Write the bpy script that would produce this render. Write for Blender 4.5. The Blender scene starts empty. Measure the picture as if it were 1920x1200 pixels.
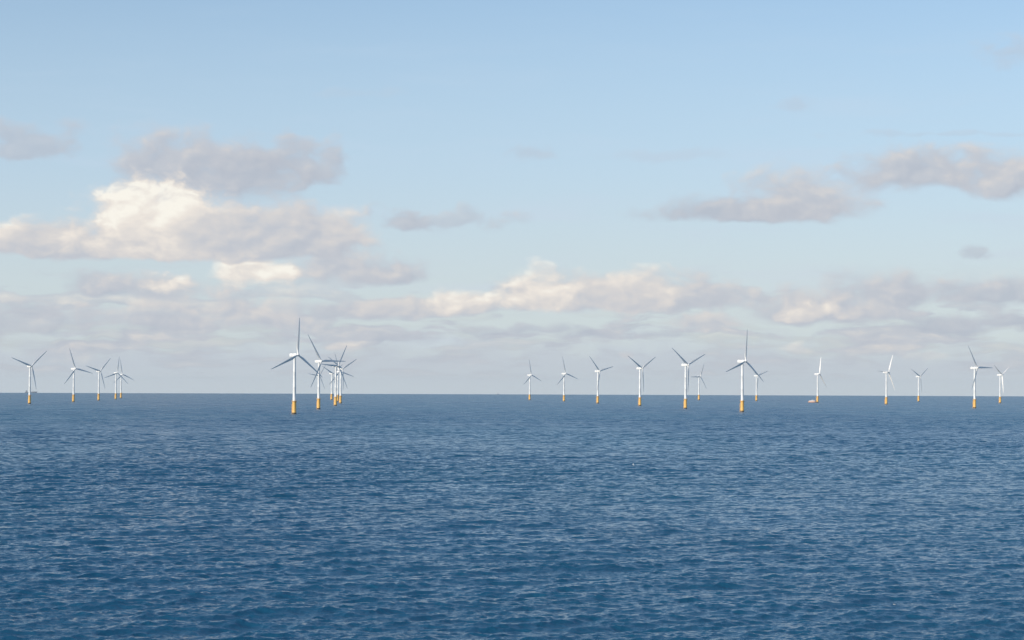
import bpy, bmesh, math, random
import numpy as np
from mathutils import Matrix, Vector

random.seed(4)
R_EARTH = 7.433e6            # effective radius (with refraction): the sea curves away
CAM_H = 31.34
scene = bpy.context.scene
C = scene.collection
rad = math.radians


def lin(r, g, b):
    f = lambda c: (c / 255 / 12.92) if c / 255 <= .04045 else ((c / 255 + .055) / 1.055) ** 2.4
    return (f(r), f(g), f(b), 1.0)


# ------------------------------------------------------------------ camera
cd = bpy.data.cameras.new("camera")
cam = bpy.data.objects.new("camera", cd)
C.objects.link(cam)
fw = Vector((0, 0.99954167, 0.03027282))
rt = Vector((0.99999388, -0.00010595, 0.00349839))
up = Vector((-0.00349999, -0.03027264, 0.99953555))
cam.matrix_world = Matrix(((rt.x, up.x, -fw.x, 0), (rt.y, up.y, -fw.y, 0),
                           (rt.z, up.z, -fw.z, CAM_H), (0, 0, 0, 1)))
cd.sensor_width = 36
cd.lens = 4200 / 1920 * 36
cd.clip_start = 0.5
cd.clip_end = 120000
scene.camera = cam

# ------------------------------------------------------------------ exposure
scene.view_settings.view_transform = 'Standard'
scene.view_settings.look = 'None'
scene.view_settings.exposure = 0.0
scene.view_settings.gamma = 1.0

scene.cycles.use_denoising = True
scene.cycles.sample_clamp_direct = 3.0
scene.cycles.sample_clamp_indirect = 3.0

# ------------------------------------------------------------------ sun
SUN_EL = rad(22)
SUN_ROT = rad(231)           # compass from +Y, clockwise: behind and to the left
sd = bpy.data.lights.new("sun", 'SUN')
sun = bpy.data.objects.new("sun", sd)
C.objects.link(sun)
sd.energy = 3.9
sd.angle = rad(0.5)
sd.color = (1.0, 0.92, 0.79)
sdir = Vector((math.sin(SUN_ROT) * math.cos(SUN_EL), math.cos(SUN_ROT) * math.cos(SUN_EL), math.sin(SUN_EL)))
sun.rotation_euler = sdir.to_track_quat('Z', 'Y').to_euler()
sun.location = (-400, -300, 400)

# ------------------------------------------------------------------ world: daylight sky and clouds
world = bpy.data.worlds.new("World")
scene.world = world
world.use_nodes = True
WN = world.node_tree
WN.nodes.clear()


class G:
    """tiny expression builder over math nodes"""
    def __init__(self, nt):
        self.nt = nt

    def link(self, a, sock):
        if isinstance(a, (int, float)):
            sock.default_value = a
        else:
            self.nt.links.new(a, sock)

    def m(self, op, a, b=None, c=None, clamp=False):
        n = self.nt.nodes.new('ShaderNodeMath')
        n.operation = op
        n.use_clamp = clamp
        self.link(a, n.inputs[0])
        if b is not None:
            self.link(b, n.inputs[1])
        if c is not None:
            self.link(c, n.inputs[2])
        return n.outputs[0]

    def smooth(self, x, lo, hi, to0=0.0, to1=1.0):
        n = self.nt.nodes.new('ShaderNodeMapRange')
        n.interpolation_type = 'SMOOTHSTEP'
        self.link(x, n.inputs[0])
        n.inputs[1].default_value = lo
        n.inputs[2].default_value = hi
        n.inputs[3].default_value = to0
        n.inputs[4].default_value = to1
        return n.outputs[0]

    def xyz(self, x, y, z=0.0):
        n = self.nt.nodes.new('ShaderNodeCombineXYZ')
        self.link(x, n.inputs[0]); self.link(y, n.inputs[1]); self.link(z, n.inputs[2])
        return n.outputs[0]

    def sep(self, v):
        n = self.nt.nodes.new('ShaderNodeSeparateXYZ')
        self.nt.links.new(v, n.inputs[0])
        return n.outputs

    def noise(self, v, scale, detail, rough=.5, lac=2.0):
        n = self.nt.nodes.new('ShaderNodeTexNoise')
        self.nt.links.new(v, n.inputs['Vector'])
        n.inputs['Scale'].default_value = scale
        n.inputs['Detail'].default_value = detail
        n.inputs['Roughness'].default_value = rough
        n.inputs['Lacunarity'].default_value = lac
        return n

    def mix(self, fac, a, b):
        n = self.nt.nodes.new('ShaderNodeMix')
        n.data_type = 'RGBA'
        self.link(fac, n.inputs[0])
        for v, s in ((a, n.inputs[6]), (b, n.inputs[7])):
            if isinstance(v, tuple):
                s.default_value = v
            else:
                self.nt.links.new(v, s)
        return n.outputs[2]


g = G(WN)
sky = WN.nodes.new('ShaderNodeTexSky')
sky.sky_type = 'NISHITA'
sky.sun_disc = False
sky.sun_elevation = SUN_EL
sky.sun_rotation = SUN_ROT
sky.altitude = 10
sky.air_density = 1.0
sky.dust_density = 0.6
sky.ozone_density = 3.3
bg_sky = WN.nodes.new('ShaderNodeBackground')
bg_sky.inputs['Strength'].default_value = 0.135
WN.links.new(sky.outputs[0], bg_sky.inputs[0])

tc = WN.nodes.new('ShaderNodeTexCoord')
dx_, dy_, dz_ = g.sep(tc.outputs['Generated'])
# compass bearing and elevation of the sky direction, in units of 1/42 radian
AZ = g.m('MULTIPLY', g.m('ARCTAN2', dx_, dy_), 42.0)
EL = g.m('MULTIPLY', g.m('ARCSINE', dz_), 42.0)
P0 = g.xyz(AZ, g.m('MULTIPLY', EL, 1.6))
w1 = g.sep(g.noise(P0, 0.9, 3, .55).outputs['Color'])
WX = g.m('MULTIPLY_ADD', g.m('SUBTRACT', w1[0], .5), .65, AZ)
WY = g.m('MULTIPLY_ADD', g.m('SUBTRACT', w1[1], .5), .32, EL)
PW = g.xyz(WX, g.m('MULTIPLY', WY, 1.5))
FB = g.m('SUBTRACT', g.noise(PW, 1.6, 6, .48).outputs['Fac'], .5)
PS = g.xyz(g.m('ADD', WX, -.10), g.m('MULTIPLY_ADD', WY, 1.5, .16))
FBS = g.m('SUBTRACT', g.noise(PS, 1.6, 4, .46).outputs['Fac'], .5)
RELIEF = g.m('SUBTRACT', FB, FBS)          # billows turned to the sun

# cumulus lobes: bearing, base elevation, half width, rise above base, drop below base,
# edge softness, opacity, sunlit share.   Far ones first.
LOBES = [
    # thin high streaks and small scraps
    (8.3, 4.70, 2.3, .07, .07, .9, .30, .10), (3.0, 4.35, 1.6, .14, .12, .9, .22, .10),
    (.40, 4.36, .50, .20, .16, .9, .42, .05), (5.4, 5.25, .40, .22, .20, .9, .35, .05),
    (9.2, 6.15, .80, .30, .28, .9, .50, .10), (-3.0, 5.50, 1.0, .10, .08, .9, .18, .2),
    (8.6, 2.50, .36, .26, .14, .9, .62, .05), (-8.9, 4.42, 1.25, .50, .28, .9, .75, .12),
    # low distant rows
    (-9.0, 1.15, 1.8, .42, .22, .8, .80, .25), (-6.6, 1.22, 1.4, .40, .22, .8, .85, .42),
    (-4.8, 1.28, 1.3, .50, .25, .8, .90, .48), (-3.2, 1.42, 1.0, .24, .16, .8, .85, .32),
    (-2.1, 1.45, 1.0, .32, .20, .8, .90, .50), (1.45, 1.00, .65, .18, .10, .8, .75, .10),
    (-.3, 1.05, .9, .14, .09, .8, .60, .10), (2.7, .98, .60, .13, .09, .8, .65, .10),
    (-2.5, .92, 1.4, .16, .12, .8, .60, .15), (.5, 1.12, .8, .12, .08, .8, .6, .1),
    (3.6, 1.22, .70, .26, .16, .8, .90, .48), (8.0, 1.15, .95, .25, .14, .8, .85, .12),
    (9.2, 1.25, .85, .17, .10, .8, .80, .10), (6.8, .90, .9, .12, .08, .8, .60, .10),
    (-3.1, .72, .32, .12, .08, .9, .50, .60), (2.15, .62, .22, .12, .08, .9, .40, .55),
    (5.25, .74, .30, .15, .09, .9, .50, .70), (7.6, .64, .40, .11, .08, .9, .35, .55),
    # middle rows
    (-7.6, 1.86, .80, .34, .20, .8, .85, .22), (-6.6, 1.80, 1.3, .34, .20, .8, .90, .42),
    (-6.3, 1.86, .62, .28, .16, .8, .80, .95),
    (-2.2, 2.12, .72, .38, .20, .8, .90, .22), (-3.2, 2.15, 1.4, .48, .25, .8, .95, .40),
    (-4.7, 2.15, .95, .34, .24, .7, .95, .95),
    (-2.1, 3.10, .62, .28, .16, .9, .70, .12), (-1.3, 3.12, 1.5, .30, .20, .9, .62, .18),
    (9.0, 1.72, 1.6, .34, .18, .8, .85, .22), (7.1, 1.74, 1.4, .46, .22, .8, .92, .28),
    (5.7, 1.42, 1.8, .56, .24, .8, .95, .38), (5.6, 1.36, .85, .30, .12, .9, .80, .72),
    (3.4, 1.58, 1.2, .54, .18, .7, .95, .40), (2.3, 1.60, 1.1, .72, .20, .6, .95, .66),
    (1.35, 1.62, 1.3, .60, .20, .6, .95, .58), (.42, 1.62, .90, .64, .20, .7, .98, .78),
    (-.95, 1.52, .80, .38, .17, .6, .95, .78),
    # two grey banks on the right
    (4.4, 3.28, 2.0, .36, .17, .8, .92, .14), (5.4, 3.34, 1.45, .84, .28, .8, .94, .36),
    (7.45, 3.92, 1.5, .62, .26, .8, .94, .28), (9.1, 3.78, 1.3, .70, .28, .8, .95, .36),
    # grey cloud above the big one
    (-4.0, 4.15, 1.2, .60, .50, .9, .80, .16), (-5.0, 3.95, 1.6, .80, .62, .9, .95, .18),
    (-6.3, 4.05, 1.4, .74, .62, .8, .95, .26),
    # the big cumulus
    (-9.1, 2.55, .90, .55, .22, .6, .98, .72), (-8.2, 2.48, 1.35, .66, .20, .6, .98, .50),
    (-3.4, 2.78, .90, .66, .24, .6, .98, .54), (-4.6, 2.58, 2.0, .98, .24, .6, .98, .42),
    (-6.5, 2.52, 2.05, 1.30, .20, .5, 1.0, .70), (-6.7, 3.10, 1.0, .85, .55, .7, .90, 1.0), (-7.3, 2.95, .55, .55, .35, .7, .8, .95), (-5.3, 2.80, 1.7, .60, .30, 1.1, .80, .40),
]
# broken rows of small cumulus low over the horizon, all round
PL = g.xyz(g.m('MULTIPLY', WX, .8), g.m('MULTIPLY', WY, 3.6), 3.7)
FL = g.noise(PL, .62, 6, .55).outputs['Fac']
PL2 = g.xyz(g.m('MULTIPLY', WX, 1.1), g.m('MULTIPLY', WY, 7.0), 9.1)
FL2 = g.noise(PL2, .62, 5, .55).outputs['Fac']
scud = g.m('MULTIPLY', g.smooth(FL2, .46, .60, 0.0, .55), g.m('MULTIPLY', g.smooth(EL, 1.7, .9), g.smooth(EL, .08, .35)))
low = g.m('MULTIPLY', g.smooth(EL, 2.5, 1.3), g.smooth(EL, .25, .8))
A_ACC = g.m('MULTIPLY', g.smooth(FL, .49, .58, 0.0, .82), low)
B_ACC = g.m('MULTIPLY', A_ACC, g.smooth(FL, .50, .76, .14, .72))
for (cx, cy, rx, ru, rd, soft, opa, lit) in LOBES:
    ax = g.m('MULTIPLY', g.m('SUBTRACT', WX, cx), 1 / rx)
    ey = g.m('SUBTRACT', WY, cy)
    ay = g.m('ADD', g.m('MULTIPLY', g.m('MAXIMUM', ey, 0.0), 1 / ru),
             g.m('MULTIPLY', g.m('MINIMUM', ey, 0.0), 1 / rd))
    rr = g.m('SQRT', g.m('MULTIPLY_ADD', ax, ax, g.m('MULTIPLY', ay, ay)))
    mm = g.m('MULTIPLY_ADD', FB, 1.15 if soft <= .6 else 1.45 if opa > .82 else 2.6, g.m('SUBTRACT', 1.12 if soft <= .6 else 1.2 if opa > .82 else 1.1, rr))
    a = g.smooth(mm, 0.0, soft * .95, 0.0, opa)
    # the top of a heap catches more sun than its base
    l = g.m('MULTIPLY_ADD', ay, .16, lit - .06)
    B_ACC = g.m('ADD', B_ACC, g.m('MULTIPLY', a, g.m('SUBTRACT', l, B_ACC)))
    A_ACC = g.m('ADD', A_ACC, g.m('MULTIPLY', a, g.m('SUBTRACT', 1.0, A_ACC)))
BR = g.m('MULTIPLY_ADD', RELIEF, 1.05, g.m('DIVIDE', B_ACC, g.m('MAXIMUM', A_ACC, .001)), clamp=True)
ramp = WN.nodes.new('ShaderNodeValToRGB')
el = ramp.color_ramp.elements
el[0].position, el[0].color = 0.0, lin(183, 190, 202)
el[1].position, el[1].color = 1.0, lin(250, 246, 236)
e = el.new(.32); e.color = lin(196, 200, 208)
e = el.new(.62); e.color = lin(217, 214, 213)
e = el.new(.84); e.color = lin(237, 230, 222)
WN.links.new(BR, ramp.inputs[0])

# pale veil low in the sky and the grey far bank on the horizon
PV = g.xyz(g.m('MULTIPLY', WX, .28), g.m('MULTIPLY', WY, 2.2), 1.3)
FV = g.noise(PV, .9, 5, .55).outputs['Fac']
veil = g.m('ADD', g.smooth(EL, 11.0, .9, 0.0, .80), g.m('MULTIPLY', g.smooth(FV, .45, .8, 0.0, .22), g.smooth(EL, 9, 3)), clamp=True)
bankn = g.m('MULTIPLY_ADD', FB, 1.1, EL)
bank = g.smooth(bankn, 1.15, .45, 0.0, .85)
veil_col = g.mix(g.smooth(EL, 4.6, 1.2), lin(196, 215, 234), lin(206, 217, 224))
bank_col = g.mix(g.smooth(EL, .45, .0), lin(195, 203, 212), lin(202, 210, 216))
c1 = g.mix(scud, g.mix(bank, veil_col, bank_col), g.mix(g.smooth(FL2, .52, .72), lin(187, 193, 203), lin(208, 208, 211)))
a1 = g.m('SUBTRACT', g.m('ADD', veil, bank), g.m('MULTIPLY', veil, bank))
a1 = g.m('MAXIMUM', a1, scud)
c2 = g.mix(A_ACC, c1, ramp.outputs[0])
a2 = g.m('SUBTRACT', g.m('ADD', a1, A_ACC), g.m('MULTIPLY', a1, A_ACC))
bg_cl = WN.nodes.new('ShaderNodeBackground')
bg_cl.inputs['Strength'].default_value = 1.0
WN.links.new(c2, bg_cl.inputs[0])
mixs = WN.nodes.new('ShaderNodeMixShader')
WN.links.new(a2, mixs.inputs[0])
WN.links.new(bg_sky.outputs[0], mixs.inputs[1])
WN.links.new(bg_cl.outputs[0], mixs.inputs[2])
wo = WN.nodes.new('ShaderNodeOutputWorld')
WN.links.new(mixs.outputs[0], wo.inputs[0])
world.cycles.sampling_method = 'MANUAL'
world.cycles.sample_map_resolution = 512


# ------------------------------------------------------------------ materials
def mat(name, col, rough=.5, metal=0.0, var=.12, scale=1.0, stretch=(1, 1, 1)):
    m = bpy.data.materials.new(name)
    m.use_nodes = True
    nt = m.node_tree
    b = nt.nodes['Principled BSDF']
    t = nt.nodes.new('ShaderNodeTexCoord')
    mp = nt.nodes.new('ShaderNodeMapping')
    mp.inputs['Scale'].default_value = stretch
    nt.links.new(t.outputs['Object'], mp.inputs[0])
    h = G(nt)
    n = h.noise(mp.outputs[0], scale, 5, .6)
    k = h.smooth(n.outputs['Fac'], .35, .75)
    dark = tuple(c * (1 - var) for c in col[:3]) + (1,)
    nt.links.new(h.mix(k, tuple(col[:3]) + (1,), dark), b.inputs['Base Color'])
    b.inputs['Roughness'].default_value = rough
    b.inputs['Metallic'].default_value = metal
    return m


M_WHITE = mat('white_tower_paint', (.80, .80, .78), .38, var=.035, scale=.25, stretch=(1, 1, .15))
M_BLADE = mat('pale_grey_blade_paint', (.88, .85, .80), .35, var=.03, scale=.3, stretch=(1, 1, .2))
M_YELLOW = mat('yellow_foundation_paint', (.92, .53, .14), .5, var=.14, scale=.5, stretch=(1, 1, .25))
M_WET = mat('dark_marine_growth', (.07, .06, .035), .6, var=.5, scale=1.2)
M_STEEL = mat('galvanised_steel', (.38, .38, .36), .55, .3, var=.2, scale=1)
M_MARK = mat('faded_red_lettering', (.50, .30, .27), .6, var=.1)
M_DOOR = mat('grey_door_paint', (.32, .34, .36), .5, var=.1)
M_ORANGE = mat('orange_hull_paint', (.90, .50, .32), .45, var=.15, scale=.6)
M_CABIN = mat('white_cabin_paint', (.82, .76, .72), .4, var=.08, scale=.6)
M_GLASS = mat('dark_window_glass', (.03, .04, .05), .08, var=.05)
M_SHIP = mat('grey_ship_paint', (.30, .32, .35), .6, var=.15, scale=.05)
M_FEATHER = mat('white_feathers', (.82, .82, .80), .7, var=.06, scale=6)
M_WING = mat('grey_wing_feathers', (.42, .44, .47), .7, var=.1, scale=6)
M_BEAK = mat('yellow_beak', (.75, .45, .06), .5, var=.05, scale=20)


# ------------------------------------------------------------------ the sea
def build_sea():
    HALF = rad(16)
    az = np.concatenate([np.linspace(-math.pi, -HALF, 160, endpoint=False),
                         np.linspace(-HALF, HALF, 1400),
                         np.linspace(HALF, math.pi, 160)[1:-1]])
    rs = [0.6]
    while rs[-1] < 215:
        rs.append(rs[-1] * 1.06 + .05 if rs[-1] < 150 else rs[-1] + .6)
    while rs[-1] < 26000:
        r = rs[-1]
        if r < 1500:
            d = .25 + (r - 215) * .0008
        else:
            d = 1.28 * (r / 1500) ** 1.6
        rs.append(r + d)
    rs = np.array(rs)
    na, nr = len(az), len(rs)
    dr = np.gradient(rs)
    daz = np.gradient(az)
    X = (rs[:, None] * np.sin(az)[None, :]).astype(np.float64)
    Y = (rs[:, None] * np.cos(az)[None, :]).astype(np.float64)
    res = np.maximum(dr[:, None], rs[:, None] * daz[None, :])      # local mesh spacing
    Z = np.zeros_like(X); DX = np.zeros_like(X); DY = np.zeros_like(X)
    rng = np.random.RandomState(11)
    inside = np.abs(az) <= HALF + .02
    i0, i1 = np.where(inside)[0][[0, -1]]
    sl = slice(i0, i1 + 1)
    Xs, Ys, Rs = X[:, sl].astype(np.float32), Y[:, sl].astype(np.float32), res[:, sl].astype(np.float32)
    Zs = np.zeros_like(Xs); DXs = np.zeros_like(Xs); DYs = np.zeros_like(Xs)
    NW = 300
    LMIN, LMAX = .55, 40.0
    lam = LMIN * (LMAX / LMIN) ** ((np.arange(NW) + rng.rand(NW)) / NW)
    octs = math.log2(LMAX / LMIN) / NW
    wind = math.atan2(.93, -.37)
    start = int(np.searchsorted(rs, 60.0))
    aza = az[sl].astype(np.float32)
    er = np.stack([np.sin(aza), np.cos(aza)])           # outward and sideways directions of the grid
    ea = np.stack([np.cos(aza), -np.sin(aza)])
    dr32 = dr.astype(np.float32)
    side32 = (rs * np.median(np.diff(aza))).astype(np.float32)
    for L in lam:
        k = 2 * math.pi / L
        ak = .178 * math.sqrt(octs)
        if L > 2.2:
            ak *= (2.2 / L) ** .44
        if L > 22:
            ak *= (22 / L) ** 1.0
        a = ak / k * (0.55 + .9 * rng.rand())
        th = wind + rng.normal() * rad(24 if L > 9 else 30 if L > 3 else 36)
        kx, ky = k * math.cos(th), k * math.sin(th)
        ph0 = rng.rand() * 2 * math.pi
        kr = np.abs(kx * er[0] + ky * er[1])
        ka = np.abs(kx * ea[0] + ky * ea[1])
        # only rows whose mesh can carry this wave
        good = (kr.min() * dr32 < 2.8) & (ka.min() * side32 < 2.8)
        good[:start] = False
        idx = np.where(good)[0]
        if not len(idx):
            continue
        for q0 in range(idx[0], idx[-1] + 1, 400):
            rr = slice(q0, min(q0 + 400, idx[-1] + 1))
            w = np.clip((2.8 - np.maximum(kr[None, :] * dr32[rr, None], ka[None, :] * side32[rr, None])) / 1.4, 0, 1)
            ph = ((kx * Xs[rr].astype(np.float64) + ky * Ys[rr] + ph0) % (2 * math.pi)).astype(np.float32)
            cs, sn = np.cos(ph), np.sin(ph)
            Zs[rr] += w * np.float32(a) * cs
            sn *= w
            DXs[rr] -= np.float32(a * 1.0 * math.cos(th)) * sn
            DYs[rr] -= np.float32(a * 1.0 * math.sin(th)) * sn
    # gusts: patches of slightly higher and lower sea
    gx, gy = Xs / 130.0, Ys / 210.0
    gust = 1 + .22 * np.sin(gx * 1.3 + 1.7 * np.sin(gy * .9)) * np.sin(gy * 1.1 + 1.3 * np.sin(gx * .7 + 1))
    Zs *= gust
    Z[:, sl] = Zs; DX[:, sl] = DXs; DY[:, sl] = DYs
    X += DX; Y += DY
    Z += -(rs[:, None] ** 2) / (2 * R_EARTH)
    co = np.stack([X, Y, Z], -1).reshape(-1, 3)
    i = np.arange(nr - 1)[:, None] * na
    j = np.arange(na)[None, :]
    jn = (j + 1) % na
    quads = np.stack([i + j, i + na + j, i + na + jn, i + jn], -1).reshape(-1, 4)
    # close the middle
    cid = len(co)
    co = np.vstack([co, [[0, 0, 0]]])
    tris = np.stack([np.full(na, cid), np.arange(na), (np.arange(na) + 1) % na], -1)
    me = bpy.data.meshes.new('sea')
    nq, nt_ = len(quads), len(tris)
    me.vertices.add(len(co)); me.vertices.foreach_set('co', co.astype(np.float32).ravel())
    me.loops.add(nq * 4 + nt_ * 3)
    me.loops.foreach_set('vertex_index', np.concatenate([quads.ravel(), tris.ravel()]).astype(np.int32))
    me.polygons.add(nq + nt_)
    me.polygons.foreach_set('loop_start', np.concatenate([np.arange(nq) * 4, nq * 4 + np.arange(nt_) * 3]).astype(np.int32))
    me.polygons.foreach_set('use_smooth', np.ones(nq + nt_, dtype=bool))
    me.update(calc_edges=True)
    o = bpy.data.objects.new('sea', me)
    C.objects.link(o)
    o['kind'] = 'structure'
    m = bpy.data.materials.new('sea_water')
    m.use_nodes = True
    nt = m.node_tree
    b = nt.nodes['Principled BSDF']
    h = G(nt)
    geo = nt.nodes.new('ShaderNodeNewGeometry')
    pos = geo.outputs['Position']
    mp = nt.nodes.new('ShaderNodeMapping'); mp.inputs['Scale'].default_value = (.0022, .0011, 0)
    nt.links.new(pos, mp.inputs[0])
    n1 = h.noise(mp.outputs[0], 1.0, 3, .5).outputs['Fac']
    k = h.smooth(n1, .35, .68)
    nt.links.new(h.mix(k, (.011, .083, .160, 1), (.014, .106, .178, 1)), b.inputs['Base Color'])
    b.inputs['IOR'].default_value = 1.333
    b.inputs['Specular Tint'].default_value = (.66, .92, 1.0, 1)
    # gusts ruffle the water in patches
    mpg = nt.nodes.new('ShaderNodeMapping'); mpg.inputs['Scale'].default_value = (.022, .012, 0)
    nt.links.new(pos, mpg.inputs[0])
    ng = h.noise(mpg.outputs[0], 1.0, 4, .6).outputs['Fac']
    # far out the waves are too small for the mesh: they only roughen the surface
    vl = nt.nodes.new('ShaderNodeVectorMath'); vl.operation = 'LENGTH'
    nt.links.new(pos, vl.inputs[0])
    far = h.smooth(vl.outputs['Value'], 250, 2600, 0.0, .20)
    nt.links.new(h.m('ADD', h.smooth(ng, .3, .7, .06, .10), far), b.inputs['Roughness'])
    # ripples too short for the mesh
    mp2 = nt.nodes.new('ShaderNodeMapping'); mp2.inputs['Rotation'].default_value = (0, 0, -rad(43))
    mp2.inputs['Scale'].default_value = (.55, 1.0, 1.0)
    nt.links.new(pos, mp2.inputs[0])
    n2 = h.noise(mp2.outputs[0], .8, 6, .64).outputs['Fac']
    n3 = h.noise(pos, 4.5, 3, .6).outputs['Fac']
    hh = h.m('MULTIPLY_ADD', n3, .22, n2)
    bp = nt.nodes.new('ShaderNodeBump')
    bp.inputs['Strength'].default_value = 1.0
    nt.links.new(h.smooth(ng, .3, .7, .16, .26), bp.inputs['Distance'])
    nt.links.new(hh, bp.inputs['Height'])
    nt.links.new(bp.outputs[0], b.inputs['Normal'])
    me.materials.append(m)
    print('sea verts', len(co))


build_sea()


# ------------------------------------------------------------------ mesh helpers
def link_mesh(name, bm, m, parent=None, smooth=True):
    me = bpy.data.meshes.new(name)
    bmesh.ops.recalc_face_normals(bm, faces=bm.faces)
    bm.to_mesh(me)
    bm.free()
    for mm in (m if isinstance(m, (list, tuple)) else [m]):
        me.materials.append(mm)
    if smooth:
        for p in me.polygons:
            p.use_smooth = True
        try:
            me.set_sharp_from_angle(angle=rad(40))
        except Exception:
            pass
    o = bpy.data.objects.new(name, me)
    C.objects.link(o)
    o.parent = parent
    return o


def loft(bm, rings, cap=True):
    """rings: lists of points, same count"""
    vs = [[bm.verts.new(p) for p in r] for r in rings]
    n = len(vs[0])
    for a, b in zip(vs[:-1], vs[1:]):
        for i in range(n):
            bm.faces.new((a[i], a[(i + 1) % n], b[(i + 1) % n], b[i]))
    if cap:
        bm.faces.new(vs[0][::-1])
        bm.faces.new(vs[-1])


def circle(r, z, n=24, cx=0, cy=0):
    return [(cx + r * math.cos(2 * math.pi * i / n), cy + r * math.sin(2 * math.pi * i / n), z) for i in range(n)]


def lathe(bm, prof, n=24, cx=0, cy=0):
    loft(bm, [circle(r, z, n, cx, cy) for r, z in prof])


def tube(bm, a, b, r, n=8):
    a, b = Vector(a), Vector(b)
    d = (b - a).normalized()
    u = d.orthogonal().normalized()
    v = d.cross(u)
    loft(bm, [[p + r * (math.cos(2 * math.pi * i / n) * u + math.sin(2 * math.pi * i / n) * v) for i in range(n)] for p in (a, b)])


def ring_tube(bm, R, z, r, n=28):
    pts = [Vector((R * math.cos(2 * math.pi * i / n), R * math.sin(2 * math.pi * i / n), z)) for i in range(n)]
    for i in range(n):
        tube(bm, pts[i], pts[(i + 1) % n], r, 5)


def box(bm, lo, hi, bevel=0.0, seg=2):
    lo, hi = Vector(lo), Vector(hi)
    r = bmesh.ops.create_cube(bm, size=1.0)
    vs = r['verts']
    for v in vs:
        v.co = Vector(((lo[i] + hi[i]) / 2 + v.co[i] * (hi[i] - lo[i]) for i in range(3)))
    if bevel:
        es = list({e for v in vs for e in v.link_edges})
        bmesh.ops.bevel(bm, geom=es, offset=bevel, segments=seg, affect='EDGES', profile=.5)


def thing(name, label, cat, loc, rz=0.0, group=None):
    o = bpy.data.objects.new(name, None)
    C.objects.link(o)
    o.empty_display_size = 2
    o.location = loc
    o.rotation_euler = (0, 0, rz)
    o['label'] = label
    o['category'] = cat
    if group:
        o['group'] = group
    return o


# ------------------------------------------------------------------ wind turbine (prototype)
def blade_bm():
    bm = bmesh.new()
    # radius, chord, thickness, twist (deg)
    S = [(1.1, 2.0, 2.0, 14), (2.6, 2.0, 1.9, 14), (4.5, 2.5, 1.6, 14), (7.0, 3.3, 1.15, 13), (9.5, 3.6, .92, 11.5),
         (13, 3.35, .75, 9), (18, 2.85, .58, 6.5), (24, 2.35, .44, 4.2), (30, 1.9, .32, 2.4), (36, 1.5, .24, 1.0),
         (41, 1.1, .16, .2), (44, .72, .10, 0), (45, .25, .05, 0)]
    rings = []
    N = 14
    for r, c, t, tw in S:
        k = min(1, max(0, (r - 2.6) / 5.0))          # round root to airfoil
        ring = []
        for i in range(N):
            u = 2 * math.pi * i / N
            y = math.cos(u) * c * .5 + (-.20 * c * k)           # leading edge forward of the pitch axis by 30 %
            x = math.sin(u) * t * .5 * (1 - .55 * k * max(0, -math.cos(u)) ** 1.0)
            a = rad(tw)
            # +Y is the direction of rotation, +X upwind; the twist turns the leading edge upwind
            yy = y * math.cos(a) + x * math.sin(a) * -1
            xx = y * math.sin(a) + x * math.cos(a)
            ring.append((xx + 1.0 * (r / 45) - .9 * max(0, (r - 20) / 25) ** 2, yy, r))
        rings.append(ring)
    loft(bm, rings)
    return bm


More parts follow.
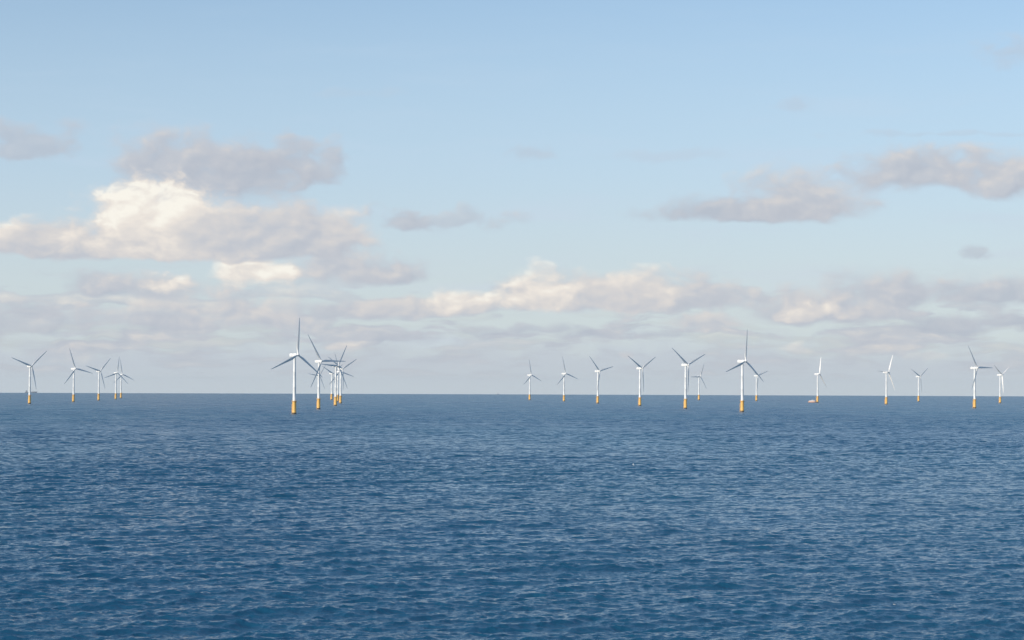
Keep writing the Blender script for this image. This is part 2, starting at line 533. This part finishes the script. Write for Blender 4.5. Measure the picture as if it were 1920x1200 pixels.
def make_turbine():
    t = thing('wind_turbine', 'x', 'wind turbine', (0, 0, 0))
    # monopile transition piece
    bm = bmesh.new()
    lathe(bm, [(2.5, -6), (2.5, 2.4), (2.48, 2.5), (2.3, 14.6), (2.36, 14.8), (2.36, 15.3), (2.2, 15.3)], 28)
    f = link_mesh('foundation', bm, M_YELLOW, t)
    bm = bmesh.new()
    lathe(bm, [(2.57, -6), (2.57, .9), (2.55, 1.3), (2.51, 1.6)], 28)
    link_mesh('splash_band', bm, M_WET, f)
    bm = bmesh.new()
    lathe(bm, [(2.37, 14.95), (3.4, 15.0), (3.4, 15.2), (2.1, 15.22)], 28)
    for i in range(8):
        a = i * math.pi / 4 + .2
        tube(bm, (2.34 * math.cos(a), 2.34 * math.sin(a), 13.4), (3.3 * math.cos(a), 3.3 * math.sin(a), 15.0), .09, 6)
    link_mesh('platform', bm, M_YELLOW, f)
    bm = bmesh.new()
    for z in (15.8, 16.35):
        ring_tube(bm, 3.32, z, .04)
    for i in range(14):
        a = 2 * math.pi * i / 14
        tube(bm, (3.32 * math.cos(a), 3.32 * math.sin(a), 15.2), (3.32 * math.cos(a), 3.32 * math.sin(a), 16.38), .04, 5)
    link_mesh('railing', bm, M_YELLOW, f, False)
    bm = bmesh.new()
    for s in (-.9, .9):
        tube(bm, (-3.7, s, -4), (-3.7, s, 11.5), .2, 8)
        for z in (0.5, 4, 7.5, 11.2):
            tube(bm, (-3.7, s, z), (-2.4, s * .8, z), .12, 6)
    for s in (-.3, .3):
        tube(bm, (-3.3, s, -2), (-3.3, s, 15.1), .06, 5)
    for k in range(40):
        tube(bm, (-3.3, -.3, -1.5 + k * .42), (-3.3, .3, -1.5 + k * .42), .03, 4)
    link_mesh('boat_landing', bm, M_YELLOW, f, False)
    # tower
    bm = bmesh.new()
    prof = []
    for k, z in enumerate((15.3, 15.6, 31.9, 32.0, 32.1, 49.9, 50.0, 50.1, 67.4, 67.9)):
        r = 2.05 + (1.35 - 2.05) * (z - 15.3) / 52.6
        if z in (32.0, 50.0):
            r += .035
        if z == 15.3:
            r += .12
        prof.append((r, z))
    lathe(bm, prof, 32)
    tw = link_mesh('tower', bm, M_WHITE, t)
    bm = bmesh.new()
    box(bm, (-2.14, -.45, 15.9), (-1.96, .45, 18.1), .06)
    link_mesh('door', bm, M_DOOR, tw)
    # nacelle, +X upwind
    bm = bmesh.new()
    secs = [(-8.0, 1.35, -1.2, 1.55), (-7.7, 1.7, -1.6, 1.95), (-4.5, 1.8, -1.95, 2.1), (0.5, 1.8, -2.05, 2.1), (3.2, 1.72, -1.9, 1.95), (4.3, 1.5, -1.55, 1.6), (4.45, 1.3, -1.4, 1.4)]
    rings = []
    for x, hw, z0, z1 in secs:
        ring = []
        for i in range(24):
            a = 2 * math.pi * i / 24
            c, s = math.cos(a), math.sin(a)
            e = .32                                       # rounded box section
            yy = hw * math.copysign(abs(c) ** e, c)
            zz = (z0 + z1) / 2 + (z1 - z0) / 2 * math.copysign(abs(s) ** e, s)
            ring.append((x, yy, zz + x * math.tan(rad(3))))
        rings.append(ring)
    loft(bm, rings)
    box(bm, (-6.6, -1.25, 1.6), (-4.2, 1.25, 2.35), .15)      # cooler hump
    for v in bm.verts:
        v.co.z += 70.0 - .15
    na = link_mesh('nacelle', bm, M_WHITE, t)
    bm = bmesh.new()
    tube(bm, (-6.9, -.7, 71.2), (-6.9, -.7, 73.6), .06, 6)
    tube(bm, (-6.9, .7, 71.2), (-6.9, .7, 73.2), .06, 6)
    tube(bm, (-6.9, -.9, 73.2), (-6.9, .9, 73.2), .05, 6)
    link_mesh('weather_mast', bm, M_STEEL, na, False)
    for s in (-1, 1):                                          # worn operator's mark on both flanks
        bm = bmesh.new()
        y0, y1 = (s * 1.76, s * 1.825)
        for (xa, za, xb, zb, w) in ((-4.6, 1.05, -4.0, -.15, .34), (-4.0, -.15, -3.3, .55, .30), (-3.1, .1, -1.0, .1, .40)):
            n = 5
            d = Vector((xb - xa, 0, zb - za)).normalized()
            q = Vector((-d.z, 0, d.x)) * w * .5
            pts = [Vector((xa, 0, za)) + q, Vector((xb, 0, zb)) + q, Vector((xb, 0, zb)) - q, Vector((xa, 0, za)) - q]
            loft(bm, [[(p.x, yy, p.z + 69.85 + p.x * .05) for p in pts] for yy in (y0, y1)])
        link_mesh('emblem', bm, M_MARK, na, False)
    # rotor
    bm = bmesh.new()
    prof = [(1.25, -1.6), (1.62, -1.2), (1.78, -.4), (1.78, .6), (1.55, 1.4), (1.1, 2.0), (.5, 2.35), (.05, 2.45)]
    loft(bm, [[(x, r * math.cos(2 * math.pi * i / 24), r * math.sin(2 * math.pi * i / 24)) for i in range(24)] for r, x in prof])
    hub = link_mesh('rotor_hub', bm, M_WHITE, t)
    hub.location = (6.0, 0, 70.25)
    b0 = link_mesh('blade', blade_bm(), M_BLADE, hub)
    b0.rotation_mode = 'ZYX'
    for k in (1, 2):
        b = b0.copy()
        C.objects.link(b)
        b.parent = hub
    return t


def copy_tree(o, parent=None):
    c = o.copy()
    C.objects.link(c)
    c.parent = parent
    for ch in o.children:
        copy_tree(ch, c)
    return c


# x, y, z of the foot, yaw (deg), rotor angle (deg), blade pitch (deg), label
TURBINES = [
    (-900.0, 4184.3, -1.232, -46, 50, 0, 'white wind turbine furthest left of all, in front of the faint ship on the horizon'),
    (-925.2, 4732.4, -1.564, -44, 103, 0, 'second wind turbine from the left edge, one blade up and one low to each side'),
    (-987.8, 5359.7, -1.998, -42, 46, 0, 'third wind turbine from the left edge, raised blades in a wide V'),
    (-1051.5, 5951.8, -2.457, -44, 12, 0, 'left one of the close overlapping pair of small turbines at far left'),
    (-1156.8, 6635.9, -3.052, -44, 113, 0, 'right one of the close overlapping pair of small turbines at far left'),
    (-257.9, 2659.5, -0.480, -46, 7, 0, 'largest white wind turbine, left of the crowded cluster, one blade pointing straight up'),
    (-283.3, 3289.8, -0.733, -48, 90, 0, 'second largest turbine left of centre, one blade level right, one to the upper left'),
    (-311.3, 3961.8, -1.062, -40, 34, 0, 'frontmost turbine of the tight bunch of four right of the two big left ones'),
    (-409.5, 5270.1, -1.880, -48, 106, 0, 'turbine mostly hidden just right behind the frontmost of the tight bunch'),
    (-350.2, 4584.6, -1.422, -44, 63, 0, 'rightmost turbine of the tight bunch, one blade reaching out to the upper right'),
    (-482.6, 6004.6, -2.441, -40, 56, 0, 'leftmost and palest turbine of the tight bunch, short tower'),
    (-598.2, 6930.2, -3.255, -46, 38, 0, 'small far turbine hidden behind the tower of the second largest left turbine'),
    (50.4, 6281.8, -2.655, -42, 113, 0, 'smallest leftmost turbine of the row in the middle, standing alone'),
    (132.8, 5688.4, -2.178, -48, 109, 0, 'second turbine from the left in the middle row, one blade up, two down'),
    (187.5, 4884.4, -1.607, -46, 77, 0, 'third turbine of the middle row, lower blade lying along its own tower'),
    (240.0, 4195.1, -1.188, -46, 61, 0, 'fourth turbine of the middle row, Y shaped rotor, alone with no turbine close behind'),
    (278.8, 3595.2, -0.875, -48, 67, 0, 'large fifth turbine of the middle row, Y shaped rotor, small turbine close at its right'),
    (557.7, 6676.8, -3.020, -46, 28, 0, 'small faint turbine just right of the large Y shaped one, one blade level left'),
    (319.1, 3101.6, -0.654, -48, 10, 0, 'big turbine right of centre with one blade straight up and dark lower blades'),
    (681.9, 6244.9, -2.655, -50, 72, 0, 'small turbine behind the right lower blade of the big turbine right of centre'),
    (752.3, 5512.9, -2.082, -37, 18, 84, 'turbine with stopped feathered white blades and an orange boat at its foot'),
    (815.1, 4876.3, -1.644, -39, 33, 80, 'turbine with two bright white blades spread to the right like an open angle'),
    (1145.9, 6312.8, -2.769, -48, 58, 0, 'small Y shaped turbine between the white bladed turbine and the two at far right'),
    (806.7, 3905.6, -1.070, -48, 90, 0, 'larger left one of the two turbines at the right edge, grey blades'),
    (1217.6, 5586.9, -2.199, -41, 63, 78, 'smaller rightmost turbine at the right edge with bright white blades'),
]
proto = make_turbine()
for i, (x, y, z, yaw, ang, pitch, label) in enumerate(TURBINES):
    o = proto if i == 0 else copy_tree(proto)
    o.location = (x, y, z)
    o.rotation_euler = (0, 0, rad(yaw))
    o['label'] = label
    o['group'] = 'wind turbines of the offshore farm'
    hub = [c for c in o.children if c.name.startswith('rotor_hub')][0]
    hub.rotation_euler = (-rad(ang), -rad(5), 0)
    for k, b in enumerate(hub.children):
        b.rotation_euler = (-k * 2 * math.pi / 3, 0, -rad(pitch + 1.5))


# ------------------------------------------------------------------ boats
def hull_rings(L, B, D, T, sheer=.6, flare=.8):
    """hull along +X (bow), keel below zero; returns rings from stern to bow"""
    rings = []
    for k in range(11):
        u = k / 10
        x = -L / 2 + L * u
        w = B / 2 * (1 if u < .55 else max(.02, 1 - ((u - .55) / .45) ** 2))
        top = D + sheer * max(0, (u - .4) / .6) ** 2
        xb = x - (L * .07 * (u ** 6))
        ring = [(x, -w, top), (x, -w * .98, top * .55), (xb, -w * flare, 0.1), (xb, -w * flare * .6, -T), (xb, w * flare * .6, -T),
                (xb, w * flare, 0.1), (x, w * .98, top * .55), (x, w, top)]
        rings.append(ring)
    return rings


crew = thing('crew_boat', 'low orange and white work boat lying at the foot of the stopped turbine', 'boat',
             (738.6, 5508.0, -2.04), rad(-6))
bm = bmesh.new(); loft(bm, hull_rings(20, 7, 2.6, 1.2, 1.0)); link_mesh('hull', bm, M_ORANGE, crew)
bm = bmesh.new(); box(bm, (-8.2, -2.7, 2.45), (6.6, 2.7, 4.7), .25); ch = link_mesh('cabin', bm, M_CABIN, crew)
bm = bmesh.new(); box(bm, (-1.5, -2.1, 4.65), (4.4, 2.1, 6.5), .3); wh = link_mesh('wheelhouse', bm, M_CABIN, crew)
bm = bmesh.new()
box(bm, (-1.0, -2.14, 5.3), (3.8, 2.14, 6.05), .05); box(bm, (3.9, -1.8, 5.3), (4.45, 1.8, 6.05), .05)
link_mesh('window', bm, M_GLASS, wh)
bm = bmesh.new(); tube(bm, (.5, 0, 6.4), (.2, 0, 9.2), .09); tube(bm, (.3, -1, 8.2), (.3, 1, 8.2), .06); link_mesh('mast', bm, M_STEEL, wh)
bm = bmesh.new()
for s in (-1, 1):
    tube(bm, (-9.8, s * 3.3, 3.6), (-4, s * 3.3, 3.6), .05, 5); tube(bm, (6.6, s * 2.9, 4.3), (9.0, s * 1.1, 4.6), .05, 5)
    for x in (-9.8, -8, -6, -4):
        tube(bm, (x, s * 3.3, 2.5), (x, s * 3.3, 3.6), .05, 5)
link_mesh('railing', bm, M_STEEL, crew, False)

ship = thing('cargo_ship', 'faint grey ship on the horizon behind the turbine at far left', 'ship', (-5136.3, 23955.5, -40.38), rad(4))
bm = bmesh.new(); loft(bm, hull_rings(128, 20, 11, 5, 4)); link_mesh('hull', bm, M_SHIP, ship)
bm = bmesh.new()
box(bm, (-56, -8.5, 10.9), (-42, 8.5, 22), .4); box(bm, (-54, -9.8, 22), (-45, 9.8, 25), .3)
sp = link_mesh('deckhouse', bm, M_SHIP, ship)
bm = bmesh.new(); lathe(bm, [(2.2, 22), (1.8, 30)], 14, -53, 0); link_mesh('funnel', bm, M_SHIP, sp)
bm = bmesh.new(); box(bm, (-36, -8, 10.9), (42, 8, 14), .3); link_mesh('hatch_cover', bm, M_SHIP, ship)
bm = bmesh.new()
for x in (-14, 18):
    tube(bm, (x, 0, 13.5), (x, 0, 25), .7); tube(bm, (x, 0, 23), (x + 12, 0, 18), .4)
link_mesh('deck_crane', bm, M_SHIP, ship)
bm = bmesh.new(); tube(bm, (52, 0, 12), (52, 0, 24), .4); link_mesh('foremast', bm, M_SHIP, ship)

sb = thing('small_boat', 'tiny pale boat on the horizon left of the middle row of turbines', 'boat', (-127.5, 20999.6, -29.6), rad(20))
bm = bmesh.new(); loft(bm, hull_rings(18, 5.5, 3.0, 1.2, 1.6)); link_mesh('hull', bm, M_SHIP, sb)
bm = bmesh.new(); box(bm, (-6, -2, 2.8), (-.5, 2, 8.5), .3); wh = link_mesh('wheelhouse', bm, M_CABIN, sb)
bm = bmesh.new(); box(bm, (-5.6, -2.05, 6.4), (-.4, 2.05, 7.6), .05); link_mesh('window', bm, M_GLASS, wh)
bm = bmesh.new(); tube(bm, (2, 0, 3), (2, 0, 12), .15); tube(bm, (2, 0, 11.5), (-3, 0, 9), .08); link_mesh('mast', bm, M_STEEL, sb)


# ------------------------------------------------------------------ gulls
def gull_body():
    bm = bmesh.new()
    S = [(-.34, .02, .0), (-.26, .045, .01), (-.14, .085, .0), (0, .11, .0), (.12, .10, .015), (.2, .07, .06), (.25, .062, .10),
         (.30, .062, .115), (.345, .045, .11), (.365, .015, .10)]
    loft(bm, [[(x, r * math.cos(2 * math.pi * i / 12), z + r * .9 * math.sin(2 * math.pi * i / 12)) for i in range(12)] for x, r, z in S])
    return bm


def gull(label, loc, rz, flying):
    t = thing('gull', label, 'bird', loc, rz)
    body = link_mesh('body', gull_body(), M_FEATHER, t)
    bm = bmesh.new()
    loft(bm, [[(.355, .012, .098), (.355, 0, .112), (.355, -.012, .098)], [(.42, .003, .088), (.42, 0, .094), (.42, -.003, .088)]])
    link_mesh('beak', bm, M_BEAK, body)
    for s in (-1, 1):
        bm = bmesh.new()
        if flying:
            rings = []
            for y, x0, x1, z in ((.06, -.12, .12, .05), (.25, -.10, .15, .16), (.42, -.13, .10, .20), (.58, -.20, 0, .17), (.70, -.28, -.2, .11)):
                rings.append([(x1, s * y, z), ((x0 + x1) / 2, s * y, z + .022), (x0, s * y, z), ((x0 + x1) / 2, s * y, z - .008)])
        else:
            rings = []
            for x, h in ((.13, .05), (0, .085), (-.15, .07), (-.3, .035), (-.42, .01)):
                y = s * (.105 if x > -.2 else .05)
                rings.append([(x, y, .02 - h * .3), (x, y + s * .018, .03), (x, y * .8, .04 + h), (x, y * .7, .03)])
        loft(bm, rings)
        link_mesh('wing', bm, M_WING if not flying else M_FEATHER, t)
    return t


def sea_level(x, y):
    return -(x * x + y * y) / (2 * R_EARTH)


g1 = gull('white gull skimming low over the sea below the middle row of turbines', (48.6, 895.4, sea_level(48.6, 895.4) + .9), rad(160), True)
g1.rotation_euler = (rad(38), 0, rad(160))
g2 = gull('small white bird floating on the sea in the lower right', (55.4, 324.7, sea_level(55.4, 324.7) + .25), rad(190), False)
g2.scale = (.6, .6, .6)


# ------------------------------------------------------------------ sea haze
bm = bmesh.new()
box(bm, (-27500, -27500, -120), (27500, 27500, 135))
mh = bpy.data.materials.new('haze_air')
mh.use_nodes = True
nt = mh.node_tree
nt.nodes.clear()
pv = nt.nodes.new('ShaderNodeVolumePrincipled')
pv.inputs['Color'].default_value = (.70, .86, 1.0, 1)
pv.inputs['Density'].default_value = 0.95e-5
pv.inputs['Anisotropy'].default_value = 0.1
om = nt.nodes.new('ShaderNodeOutputMaterial')
nt.links.new(pv.outputs[0], om.inputs['Volume'])
hz = link_mesh('haze', bm, mh, None, False)
hz['kind'] = 'stuff'
